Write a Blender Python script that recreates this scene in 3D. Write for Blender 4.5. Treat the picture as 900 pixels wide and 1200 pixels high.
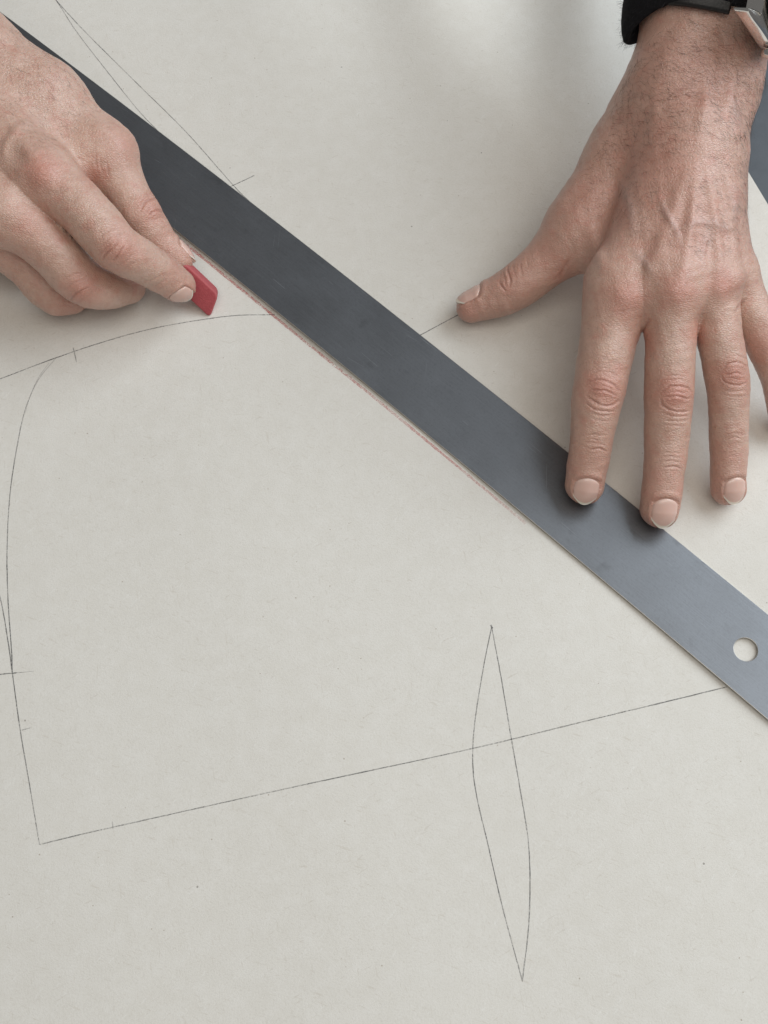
import bpy, math, random
import numpy as np

# ------------------------------------------------------------------ camera, world, light
for o in list(bpy.data.objects):
    bpy.data.objects.remove(o)
S = bpy.context.scene
COL = S.collection
TILT, FPX, DIST = math.radians(25.0), 1500.0, 0.52      # tilt from straight down, focal length in px of a 900x1200 frame
U0, V0 = 450.0, 495.0
cam_d = bpy.data.cameras.new('camera')
cam = bpy.data.objects.new('camera', cam_d)
COL.objects.link(cam)
cam.location = (0, -DIST * math.sin(TILT), DIST * math.cos(TILT))
cam.rotation_euler = (TILT, 0, 0)
cam_d.sensor_width = 36
cam_d.lens = 36 * FPX / 1200
cam_d.shift_y = -(600 - V0) / 1200
cam_d.clip_start = 0.01
cam_d.clip_end = 50
cam_d.dof.use_dof = False
S.camera = cam

W = bpy.data.worlds.new('World')
S.world = W
W.use_nodes = True
W.node_tree.nodes['Background'].inputs[0].default_value = (1.0, 0.975, 0.95, 1)
W.node_tree.nodes['Background'].inputs[1].default_value = 0.135


def area(name, loc, target, sx, sy, power, col):
    l = bpy.data.lights.new(name, 'AREA')
    l.shape = 'RECTANGLE'
    l.size, l.size_y, l.energy, l.color = sx, sy, power, col
    o = bpy.data.objects.new(name, l)
    COL.objects.link(o)
    o.location = loc
    from mathutils import Vector
    o.rotation_euler = (Vector(target) - Vector(loc)).to_track_quat('-Z', 'Y').to_euler()
    return o


area('window_light', (1.05, 0.50, 1.05), (0.0, 0.05, 0), 1.35, 1.3, 24.5, (0.87, 0.945, 1.0))
area('fill_light', (0.12, -0.42, 1.45), (0.03, 0.03, 0), 1.2, 1.0, 9.5, (1.0, 0.95, 0.87))  # added soft overhead fill that lifts the shadows, no such lamp in view
S.view_settings.view_transform = 'Standard'
S.view_settings.look = 'None'
S.view_settings.exposure = 0.0
S.view_settings.gamma = 1.0
S.render.resolution_x, S.render.resolution_y = 768, 1024

# ------------------------------------------------------------------ helpers
rng = np.random.default_rng(7)
random.seed(7)
MM = 0.001
CAM = np.array(cam.location)
FWD = np.array([0, math.sin(TILT), -math.cos(TILT)])
UPV = np.array([0, math.cos(TILT), math.sin(TILT)])


def at(u, v, z=0.0):
    """a point of the place at height z (mm) seen at photo pixel u, v"""
    d = FWD + (u - U0) / FPX * np.array([1., 0, 0]) - (v - V0) / FPX * UPV
    return CAM + d * ((z * MM - CAM[2]) / d[2])


def to_px(P):
    q = P - CAM
    w = q @ FWD
    return np.stack([U0 + FPX * q[:, 0] / w, V0 - FPX * (q @ UPV) / w], 1)


def nrm(v):
    v = np.asarray(v, float)
    return v / np.linalg.norm(v)


def tag(o, label=None, cat=None, group=None, kind=None):
    if label: o['label'] = label
    if cat: o['category'] = cat
    if group: o['group'] = group
    if kind: o['kind'] = kind
    return o


def mesh_obj(name, verts, faces, mat, parent=None, smooth=True, attrs=None):
    me = bpy.data.meshes.new(name)
    verts = np.asarray(verts, np.float32)
    if isinstance(faces, np.ndarray):
        n, k = faces.shape
        me.vertices.add(len(verts))
        me.vertices.foreach_set('co', verts.ravel())
        me.loops.add(n * k)
        me.loops.foreach_set('vertex_index', faces.astype(np.int32).ravel())
        me.polygons.add(n)
        me.polygons.foreach_set('loop_start', np.arange(0, n * k, k, dtype=np.int32))
        me.update(calc_edges=True)
    else:
        me.from_pydata(verts.tolist(), [], faces)
        me.update()
    me.validate()
    me.polygons.foreach_set('use_smooth', np.full(len(me.polygons), smooth))
    for an, av in (attrs or {}).items():
        a = me.attributes.new(an, 'FLOAT', 'POINT')
        a.data.foreach_set('value', np.asarray(av, np.float32))
    if mat: me.materials.append(mat)
    o = bpy.data.objects.new(name, me)
    COL.objects.link(o)
    if parent: o.parent = parent
    return o


class NT:
    """small node-tree builder"""
    def __init__(s, name):
        s.m = bpy.data.materials.new(name)
        s.m.use_nodes = True
        s.t = s.m.node_tree
        s.b = s.t.nodes['Principled BSDF']
        s.out = s.t.nodes['Material Output']

    def n(s, kind, ins=None, **kw):
        x = s.t.nodes.new('ShaderNode' + kind)
        for k, v in kw.items(): setattr(x, k, v)
        for k, v in (ins or {}).items(): s.set(x, k, v)
        return x

    def set(s, node, key, v):
        i = node.inputs[key]
        if isinstance(v, bpy.types.NodeSocket): s.t.links.new(v, i)
        else: i.default_value = v

    def p(s, **kw):
        for k, v in kw.items(): s.set(s.b, k.replace('_', ' '), v)

    def coord(s, scale=(1, 1, 1), rot=(0, 0, 0)):
        c = s.n('TexCoord').outputs['Object']
        return s.n('Mapping', {'Vector': c, 'Scale': scale, 'Rotation': rot}).outputs[0]

    def noise(s, vec, scale, detail=4, rough=.55, dist=0.):
        return s.n('TexNoise', {'Vector': vec, 'Scale': scale, 'Detail': detail, 'Roughness': rough, 'Distortion': dist}).outputs[0]

    def ramp(s, fac, stops):
        r = s.n('ValToRGB', {'Fac': fac})
        e = r.color_ramp.elements
        while len(e) < len(stops): e.new(.5)
        for q, (pos, c) in zip(e, stops):
            q.position = pos
            q.color = c if len(c) == 4 else (*c, 1)
        return r.outputs[0]

    def mix(s, fac, a, b, mode='MIX'):
        x = s.n('MixRGB', {'Fac': fac, 'Color1': a, 'Color2': b}, blend_type=mode)
        return x.outputs[0]

    def math(s, op, a, b=0.0, clamp=False):
        x = s.n('Math', {0: a, 1: b}, operation=op)
        x.use_clamp = clamp
        return x.outputs[0]

    def bump(s, h, strength, dist, normal=None):
        x = s.n('Bump', {'Height': h, 'Strength': strength, 'Distance': dist})
        if normal: s.set(x, 'Normal', normal)
        return x.outputs[0]

    def attr(s, name):
        return s.n('Attribute', attribute_name=name).outputs['Fac']


def c4(r, g, b): return (r, g, b, 1)


# ------------------------------------------------------------------ materials
def mat_paper():
    m = NT('paper')
    c = m.coord()
    big = m.noise(c, 9, 3)
    mid = m.noise(c, 130, 5, .65)
    fine = m.noise(c, 1500, 4, .7)
    col = m.mix(big, c4(.650, .622, .572), c4(.680, .656, .610))
    col = m.mix(m.ramp(mid, [(.40, (0, 0, 0)), (.74, (.45, .45, .45))]), col, c4(.735, .715, .68))
    cloud = m.noise(c, 34, 4, .6)
    col = m.mix(m.ramp(cloud, [(.48, (0, 0, 0)), (.72, (.10, .10, .10))]), col, c4(.650, .615, .555))
    # fibres lying every way: pale and dark
    for k, (ang, th, tone, amt) in enumerate(((.3, .66, c4(.50, .45, .38), .30), (1.4, .67, c4(.49, .44, .37), .26), (2.3, .66, c4(.76, .75, .72), .35), (-.5, .68, c4(.46, .41, .35), .30))):
        q = m.n('Mapping', {'Vector': m.coord((1, 1, 1), (0, 0, ang)), 'Scale': (.16, 1.0, 1), 'Location': (k * 3.1, k, 0)}).outputs[0]
        n = m.noise(q, 1250, 2, .5, .35)
        col = m.mix(m.ramp(n, [(th, (0, 0, 0)), (th + .07, (amt, amt, amt))]), col, tone)
    col = m.mix(m.ramp(fine, [(.28, (.30, .30, .30)), (.52, (0, 0, 0))]), col, c4(.50, .465, .41))
    # dark and brown specks
    for sc, th, rad, tone in ((62, .70, .024, c4(.14, .12, .10)), (150, .80, .045, c4(.30, .24, .18)), (240, .86, .06, c4(.34, .28, .22))):
        v = m.n('TexVoronoi', {'Vector': c, 'Scale': sc, 'Randomness': 1.0})
        rare = m.math('GREATER_THAN', m.n('SeparateColor', {'Color': v.outputs['Color']}).outputs[0], th)
        dot = m.math('LESS_THAN', v.outputs['Distance'], rad)
        col = m.mix(m.math('MULTIPLY', m.math('MULTIPLY', rare, dot), .6), col, tone)
    m.p(Base_Color=col, Roughness=.82)
    m.set(m.b, 'Specular IOR Level', .25)
    h = m.math('ADD', m.math('MULTIPLY', fine, .9), m.math('MULTIPLY', mid, 1.0))
    m.p(Normal=m.bump(h, .4, .00026))
    return m.m


def mat_steel():
    m = NT('brushed_steel')
    c = m.coord((1, 1, 1), (0, 0, -RULER_ANG))
    brush = m.noise(m.n('Mapping', {'Vector': c, 'Scale': (14, 520, 1)}).outputs[0], 4.5, 5, .65)
    stain = m.noise(c, 48, 5, .6)
    fine = m.noise(c, 1100, 3, .65)
    smear = m.noise(c, 22, 3, .55, 1.2)
    col = m.mix(stain, c4(.135, .140, .149), c4(.185, .196, .214))
    col = m.mix(m.math('MULTIPLY', m.ramp(brush, [(.4, (0, 0, 0)), (.75, (1, 1, 1))]), .22), col, c4(.25, .265, .29))
    col = m.mix(m.ramp(m.noise(c, 120, 2, .5), [(.66, (0, 0, 0)), (.78, (.4, .4, .4))]), col, c4(.10, .104, .11))
    col = m.mix(m.ramp(fine, [(.30, (.30, .30, .30)), (.5, (0, 0, 0))]), col, c4(.11, .115, .122))
    # hair-fine scratches along and across the blade
    scr = 0
    for ang, th in ((.03, .735), (-.16, .75), (.9, .77)):
        q = m.coord((1, 1, 1), (0, 0, -RULER_ANG + ang))
        n = m.noise(m.n('Mapping', {'Vector': q, 'Scale': (5, 330, 1)}).outputs[0], 6, 2, .5)
        k = m.math('GREATER_THAN', n, th)
        scr = k if scr == 0 else m.math('MAXIMUM', scr, k)
    col = m.mix(m.math('MULTIPLY', scr, .4), col, c4(.42, .44, .47))
    m.p(Base_Color=col, Metallic=.8)
    r = m.math('ADD', m.math('MULTIPLY', smear, .16), m.math('ADD', m.math('MULTIPLY', brush, .10), .255))
    m.p(Roughness=r)
    m.p(Normal=m.bump(m.math('ADD', brush, m.math('MULTIPLY', fine, .8)), .3, .00007))
    return m.m


def mat_lit_edge():
    m = NT('lit_steel_edge')  # paler than the blade: the light caught along the edge is put into the colour
    n = m.noise(m.coord(), 400, 3, .6)
    m.p(Base_Color=m.mix(n, c4(.34, .325, .30), c4(.48, .46, .43)), Metallic=.85, Roughness=.36)
    return m.m


def mat_polished():
    m = NT('polished_steel')
    m.p(Base_Color=c4(.82, .805, .78), Metallic=1.0, Roughness=.17)
    return m.m


def mat_pencil(name, col, lo, hi, scale):
    m = NT(name)
    c = m.coord()
    m.p(Base_Color=col, Roughness=.7)
    n1 = m.noise(c, scale, 4, .7)
    n2 = m.noise(c, 60, 2, .5)
    f = m.ramp(m.math('ADD', n1, m.math('MULTIPLY', m.math('SUBTRACT', n2, .5), .5)), [(lo, (.0, .0, .0)), (hi, (1, 1, 1))])
    f = m.math('MULTIPLY', f, m.attr('press'))
    tr = m.n('BsdfTransparent')
    mx = m.n('MixShader', {0: f, 1: tr.outputs[0], 2: m.b.outputs[0]})
    m.t.links.new(mx.outputs[0], m.out.inputs[0])
    return m.m


def mat_chalk():
    m = NT('red_chalk')
    c = m.coord()
    n = m.noise(c, 260, 5, .65)
    n2 = m.noise(c, 1500, 3, .6)
    col = m.mix(n, c4(.33, .035, .05), c4(.44, .07, .08))
    col = m.mix(m.ramp(n2, [(.55, (0, 0, 0)), (.75, (.28, .28, .28))]), col, c4(.56, .18, .18))
    worn = m.n('NewGeometry').outputs['Pointiness']
    col = m.mix(m.ramp(worn, [(.51, (0, 0, 0)), (.58, (.6, .6, .6))]), col, c4(.64, .26, .25))
    m.p(Base_Color=col, Roughness=.8)
    m.p(Normal=m.bump(m.math('ADD', n, n2), .6, .0005))
    return m.m


def mat_skin():
    m = NT('skin')
    c = m.coord()
    blot = m.noise(c, 70, 4, .6)
    fine = m.noise(c, 520, 4, .65)
    red = m.attr('red')
    base = m.mix(blot, c4(.52, .318, .24), c4(.64, .435, .35))
    pink = m.mix(blot, c4(.475, .185, .132), c4(.56, .265, .20))
    col = m.mix(red, base, pink)
    col = m.mix(m.math('MULTIPLY', m.attr('vein'), .30), col, c4(.34, .27, .26))
    pat = m.noise(c, 190, 3, .6)
    col = m.mix(m.ramp(pat, [(.50, (0, 0, 0)), (.68, (.5, .5, .5))]), col, pink)
    # freckles and pores
    v = m.n('TexVoronoi', {'Vector': c, 'Scale': 420, 'Randomness': 1.0})
    rare = m.math('GREATER_THAN', m.n('SeparateColor', {'Color': v.outputs['Color']}).outputs[0], .55)
    dot = m.ramp(v.outputs['Distance'], [(.06, (1, 1, 1)), (.2, (0, 0, 0))])
    col = m.mix(m.math('MULTIPLY', m.math('MULTIPLY', rare, dot), .22), col, c4(.30, .13, .085))
    col = m.mix(m.ramp(fine, [(.35, (.28, .28, .28)), (.6, (0, 0, 0))]), col, c4(.40, .20, .14))
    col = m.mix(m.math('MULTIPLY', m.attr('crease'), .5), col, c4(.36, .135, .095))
    m.p(Base_Color=col)
    m.p(Roughness=m.math('ADD', m.math('MULTIPLY', fine, .20), m.math('ADD', m.math('MULTIPLY', blot, .30), .18)))
    m.set(m.b, 'Specular IOR Level', .85)
    m.set(m.b, 'Coat Weight', .5)
    m.set(m.b, 'Coat Roughness', .48)
    m.set(m.b, 'Subsurface Weight', .22)
    m.set(m.b, 'Subsurface Radius', (1.0, .35, .18))
    m.set(m.b, 'Subsurface Scale', .0035)
    # skin grain: small lozenges between criss-cross lines, drawn across the hand
    cw = m.n('Mapping', {'Vector': c, 'Scale': (.62, 1.35, 1.0), 'Rotation': (0, 0, .1)}).outputs[0]
    e = m.n('TexVoronoi', {'Vector': cw, 'Scale': 1100, 'Randomness': .9}, feature='DISTANCE_TO_EDGE').outputs['Distance']
    g1 = m.ramp(e, [(0, (0, 0, 0)), (.22, (1, 1, 1))])
    across = m.noise(m.n('Mapping', {'Vector': c, 'Scale': (.28, 1.5, 1.)}).outputs[0], 620, 4, .6, .6)
    h = m.math('ADD', m.math('MULTIPLY', g1, .55), m.math('ADD', m.math('MULTIPLY', across, 1.1), m.math('MULTIPLY', fine, .5)))
    m.p(Normal=m.bump(h, .68, .0003))
    return m.m


def mat_nail():
    m = NT('nail')
    c = m.coord()
    n = m.noise(c, 300, 3, .5)
    v = m.attr('v')
    col = m.mix(n, c4(.63, .41, .345), c4(.67, .46, .395))
    lun = m.ramp(v, [(.0, (.6, .6, .6)), (.22, (0, 0, 0))])
    col = m.mix(lun, col, c4(.72, .56, .49))
    free = m.ramp(v, [(.885, (0, 0, 0)), (.93, (1, 1, 1))])
    col = m.mix(free, col, c4(.76, .69, .59))
    m.p(Base_Color=col, Roughness=.22)
    m.set(m.b, 'Subsurface Weight', .15)
    m.set(m.b, 'Subsurface Radius', (1., .4, .25))
    m.set(m.b, 'Subsurface Scale', .002)
    rid = m.noise(m.n('Mapping', {'Vector': c, 'Scale': (1, .12, .12)}).outputs[0], 1600, 2, .5)
    m.p(Normal=m.bump(m.math('ADD', n, m.math('MULTIPLY', rid, .6)), .2, .0001))
    return m.m


def mat_plain(name, col, rough=.6, spec=.5, nscale=0, var=.25):
    m = NT(name)
    if nscale:
        c = m.coord()
        n = m.noise(c, nscale, 5, .65)
        m.p(Base_Color=m.mix(n, tuple(x * (1 - var) for x in col[:3]) + (1,), tuple(min(1, x * (1 + var)) for x in col[:3]) + (1,)))
        m.p(Normal=m.bump(n, .3, .0003))
    else:
        m.p(Base_Color=col)
    m.p(Roughness=rough)
    m.set(m.b, 'Specular IOR Level', spec)
    return m.m


# ------------------------------------------------------------------ table and paper
def quad_box(name, pts, z0, z1, mat):
    v = [(x, y, z0) for x, y in pts] + [(x, y, z1) for x, y in pts]
    n = len(pts)
    f = [list(range(n))[::-1], list(range(n, 2 * n))] + [[i, (i + 1) % n, n + (i + 1) % n, n + i] for i in range(n)]
    return mesh_obj(name, v, f, mat, smooth=False)


M_table = mat_plain('grey_table', c4(.078, .088, .102), .55, .4, 160, .22)
table = quad_box('table_top', [(-.75, -.65), (.75, -.65), (.75, .75), (-.75, .75)], -.032, -.0016, M_table)
tag(table, kind='structure')


def paper_z(x, y):
    """height of the paper: flat under the work, softly buckled towards the far side"""
    x = np.asarray(x, float); y = np.asarray(y, float)
    def ridge(u1, v1, u2, v2, w, h, fade):
        a = at(u1, v1)[:2]; b = at(u2, v2)[:2]
        t = (b - a) / np.linalg.norm(b - a)
        s = (x - a[0]) * t[0] + (y - a[1]) * t[1]
        q = -(x - a[0]) * t[1] + (y - a[1]) * t[0]
        L = np.linalg.norm(b - a)
        k = np.clip(s / (L * fade), 0, 1)
        k = k * k * (3 - 2 * k)
        return h * np.exp(-(q / w) ** 2) * k
    z = ridge(610, 330, 440, -200, .026, .0115, .9)
    z = z + ridge(690, 300, 690, -120, .0225, .0150, .8)
    z = z + ridge(420, 240, 240, -250, .030, .0042, .9)
    # gentle cockle everywhere
    z = z + .00022 * (np.sin(x * 61 + y * 23) + np.sin(x * 27 - y * 55 + 1.3)) + .00045
    return z


M_paper = mat_paper()
e0 = at(873, 195.5)[:2]; e1 = at(900, 241)[:2]
edge_dir = nrm(e1 - e0)                           # the right-hand edge of the sheet
left_dir = np.array([-edge_dir[1], edge_dir[0]])
if left_dir[0] > 0: left_dir = -left_dir
gs = np.linspace(-.45, .85, 330)                  # along the edge, towards the viewer
gt = np.linspace(0, .95, 250)                     # away from the edge
# sheet laid out as a grid in (edge, across) coordinates
GX = e0[0] + gs[:, None] * edge_dir[0] + gt[None, :] * left_dir[0]
GY = e0[1] + gs[:, None] * edge_dir[1] + gt[None, :] * left_dir[1]
GZ = paper_z(GX, GY)
pv = np.stack([GX, GY, GZ], -1).reshape(-1, 3)
ni, nj = len(gs), len(gt)
I, J = np.meshgrid(np.arange(ni - 1), np.arange(nj - 1), indexing='ij')
q = (I * nj + J).ravel()
pf = np.stack([q, q + 1, q + nj + 1, q + nj], 1)
n_ = np.cross(pv[pf[0, 1]] - pv[pf[0, 0]], pv[pf[0, 2]] - pv[pf[0, 0]])
if n_[2] < 0: pf = pf[:, ::-1]
paper = mesh_obj('pattern_paper', pv, pf, M_paper)
so = paper.modifiers.new('thick', 'SOLIDIFY')
so.thickness = .00022
so.offset = -1
es_ = paper.modifiers.new('crisp', 'EDGE_SPLIT')
es_.split_angle = math.radians(40)
tag(paper, 'large sheet of pale beige pattern paper with pencil-drawn pattern lines', 'paper')


def catmull(P, step):
    P = np.asarray(P, float)
    if len(P) == 2:
        n = max(2, int(np.linalg.norm(P[1] - P[0]) / step))
        return P[0] + (P[1] - P[0]) * np.linspace(0, 1, n + 1)[:, None]
    Q = np.vstack([2 * P[0] - P[1], P, 2 * P[-1] - P[-2]])
    out = []
    for i in range(1, len(Q) - 2):
        p0, p1, p2, p3 = Q[i - 1:i + 3]
        n = max(2, int(np.linalg.norm(p2 - p1) / step))
        t = np.linspace(0, 1, n, endpoint=False)[:, None]
        out.append(.5 * (2 * p1 + (p2 - p0) * t + (2 * p0 - 5 * p1 + 4 * p2 - p3) * t ** 2 + (3 * p1 - p0 - 3 * p2 + p3) * t ** 3))
    out.append(P[-1:])
    return np.vstack(out)


def drawn_line(name, px, width, mat, press=(1, 1), lift=.00007, rough=.00002):
    P = catmull([at(u, v)[:2] for u, v in px], .0015)
    T = np.gradient(P, axis=0)
    T /= np.linalg.norm(T, axis=1)[:, None] + 1e-12
    N = np.stack([-T[:, 1], T[:, 0]], 1)
    wob = rng.normal(0, rough, len(P))
    w = width * MM * .5 * (1 + .14 * rng.normal(0, 1, len(P)).clip(-1.5, 1.5))
    A = P + N * (w + wob)[:, None]
    B = P - N * (w - wob)[:, None]
    v = np.vstack([np.c_[A, paper_z(A[:, 0], A[:, 1]) + lift], np.c_[B, paper_z(B[:, 0], B[:, 1]) + lift]])
    n = len(P)
    i = np.arange(n - 1)
    f = np.stack([i, i + n, i + n + 1, i + 1], 1)
    pr = np.interp(np.linspace(0, 1, n), np.linspace(0, 1, len(press)), press)
    return mesh_obj(name, v, f, mat, paper, attrs={'press': np.r_[pr, pr]})


M_pencil = mat_pencil('pencil', c4(.075, .075, .08), .28, .62, 1500)
LINES = [
    # curve from the left edge, under the chalk, to the ruler
    ([(-60, 468), (0, 445), (60, 422), (120, 402), (180, 386), (240, 375), (280, 370), (322, 369)], .46, (1, 1, .9, .8)),
    ([(86, 408), (88, 416), (90, 425)], .40, (.7, 1, .8)),
    # side seam
    ([(66, 420), (45, 446), (30, 480), (20, 525), (12, 580), (9, 640), (10, 700), (14, 760), (15, 788)], .42, (.25, .6, .95, 1, 1, 1)),
    ([(58, 426), (46, 442), (35, 466), (30, 485)], .26, (.3, .5, .2)),
    ([(-20, 640), (0, 698), (9, 745), (15, 788), (24, 855), (36, 925), (47, 990)], .42, (.9, 1, 1, .9)),
    ([(-30, 797), (0, 791), (20, 789)], .46, (1, 1)),
    ([(20, 789), (40, 787)], .32, (.7, .3)),
    ([(26, 856), (37, 853)], .34, (.8, .6)),
    # hem
    ([(47, 990), (131, 970), (320, 928), (555, 877), (700, 842), (852, 805)], .42, (.75, .85, .9, .9)),
    ([(132, 963), (133, 972)], .34, (.7, .6)),
    # dart
    ([(576, 735), (566, 785), (556, 850), (554, 895), (559, 935), (572, 990), (588, 1060), (612, 1150)], .42, (.9, .9, .9, .7)),
    ([(576, 735), (588, 800), (599, 865), (610, 928), (619, 985), (621, 1040), (619, 1090), (612, 1150)], .42, (.9, .9, .9, .7)),
    ([(575, 733), (577, 737)], .8, (1, 1)),
    # beyond the ruler
    ([(40, -30), (65, 0), (100, 38), (160, 98), (220, 157), (274, 218), (292, 236)], .42, (1, .9, .8, .8)),
    ([(40, -35), (68, 4), (90, 38), (130, 90), (162, 130), (186, 155)], .40, (1, .8, .75)),
    ([(270, 219), (283, 213), (298, 206)], .42, (1, .8)),
    ([(488, 396), (510, 384), (536, 370), (570, 352)], .42, (1, 1)),
]
for P, w, pr in LINES:
    drawn_line('pencil_line', P, w * .92, M_pencil, tuple(.74 * q for q in pr))

# ------------------------------------------------------------------ steel ruler
RM = np.array([.0021, .0309]); RD = nrm([.743, -.6693]); RN = np.array([-RD[1], RD[0]])
RULER_ANG = math.atan2(RD[1], RD[0])
M_steel = mat_steel()
M_edge = mat_lit_edge()
HALF_W = .01615


def ruler_center(s): return RM + RD * s + RN * (-.0010 - .053 * s * s - .004 * s)


def build_ruler():
    z0, th = .0009, .0011
    s_hole = float((at(874, 761, 2)[:2] - RM) @ RD)
    hc = at(874, 761, 2)[:2]
    s0, s1 = -.47, s_hole + .030
    hr = .00445
    import bmesh
    bm = bmesh.new()
    # outline + hole ring, filled as a face with hole
    def lift(s): return z0 + .0008 * max(0, min(1, (-s + .02) / .2))       # springs a little off the paper at the far end
    ss = np.linspace(s0, s1 - .006, 90)
    up = [ruler_center(s) + RN * HALF_W for s in ss]
    lo = [ruler_center(s) - RN * HALF_W for s in ss]
    end = []
    ce = ruler_center(s1 - .006)
    for k in range(1, 8):
        a = math.pi / 2 - math.pi * k / 8
        end.append(ce + RN * HALF_W * np.sign(math.sin(a)) * abs(math.sin(a)) ** .35 + RD * .006 * abs(math.cos(a)) ** .5)
    loop = up + end + lo[::-1]
    hole = [hc + hr * np.array([math.cos(a), math.sin(a)]) for a in np.linspace(0, 2 * math.pi, 40, endpoint=False)]
    vt = [bm.verts.new((p[0], p[1], 0)) for p in loop]
    vh = [bm.verts.new((p[0], p[1], 0)) for p in hole]
    es = [bm.edges.new((vt[i], vt[(i + 1) % len(vt)])) for i in range(len(vt))]
    es += [bm.edges.new((vh[i], vh[(i + 1) % len(vh)])) for i in range(len(vh))]
    bmesh.ops.triangle_fill(bm, edges=es, use_beauty=True)
    # drop any triangle inside the hole
    for f in list(bm.faces):
        c = f.calc_center_median()
        if (c.x - hc[0]) ** 2 + (c.y - hc[1]) ** 2 < (hr * .9) ** 2: bm.faces.remove(f)
    ret = bmesh.ops.extrude_face_region(bm, geom=bm.faces[:])
    for v in ret['geom']:
        if isinstance(v, bmesh.types.BMVert): v.co.z += th
    for v in bm.verts:
        s = float((np.array([v.co.x, v.co.y]) - RM) @ RD)
        v.co.z += lift(s)
    bmesh.ops.recalc_face_normals(bm, faces=bm.faces[:])
    me = bpy.data.meshes.new('steel_ruler')
    bm.to_mesh(me); bm.free()
    me.materials.append(M_steel); me.materials.append(M_edge)
    for f in me.polygons:
        if abs(f.normal.z) < .5: f.material_index = 1
    o = bpy.data.objects.new('steel_ruler', me)
    COL.objects.link(o)
    b = o.modifiers.new('edge', 'BEVEL')
    b.width = .00018; b.segments = 2; b.material = 1; b.limit_method = 'ANGLE'; b.angle_limit = math.radians(50)
    return o


ruler = tag(build_ruler(), 'long flat grey steel ruler with a round hole lying diagonally across the paper', 'ruler')

# red chalk line drawn along the ruler's edge
M_chalkline = mat_pencil('chalk_mark', c4(.58, .22, .20), .34, .68, 1300)
def along_edge(s0, s1, off0, off1, n=14):
    """photo pixels of a line kept beside the ruler's near edge, as chalk follows it"""
    ss = np.linspace(s0, s1, n)
    P = np.array([[*(ruler_center(q) - RN * (HALF_W + (off0 + (off1 - off0) * k / (n - 1)) * MM)), 0.0] for k, q in enumerate(ss)])
    return [tuple(q) for q in to_px(P)]


S_A = float((at(186, 258)[:2] - RM) @ RD); S_B = float((at(616, 614)[:2] - RM) @ RD)
drawn_line('chalk_line', along_edge(S_A, S_B, 1.5, 1.9), 1.05, M_chalkline, (.95, .95, .9, .85, .75, .65, .55, .3), .00007, .00004)
M_dust = mat_pencil('chalk_dust', c4(.50, .20, .17), .55, .85, 1300)
drawn_line('chalk_line', along_edge(S_A, S_A + .6 * (S_B - S_A), 1.0, 1.2), 2.2, M_dust, (.6, .5, .25), .00013, .0001)


# ------------------------------------------------------------------ hands: a smooth body grown round the bones, then creased
def smin(a, b, k):
    h = np.maximum(k - np.abs(a - b), 0) / k
    return np.minimum(a, b) - h * h * k * .25


def cone(p, a, b, ra, rb, side=None, ratio=1.0):
    ba = b - a
    pa = p - a
    h = np.clip((pa @ ba) / (ba @ ba), 0, 1)
    q = pa - h[:, None] * ba
    if side is None:
        d = np.sqrt(np.einsum('ij,ij->i', q, q))
    else:
        s = q @ side
        d = np.sqrt(np.maximum(np.einsum('ij,ij->i', q, q) - s * s + (s / ratio) ** 2, 0))
    return d - (ra + (rb - ra) * h)


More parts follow.
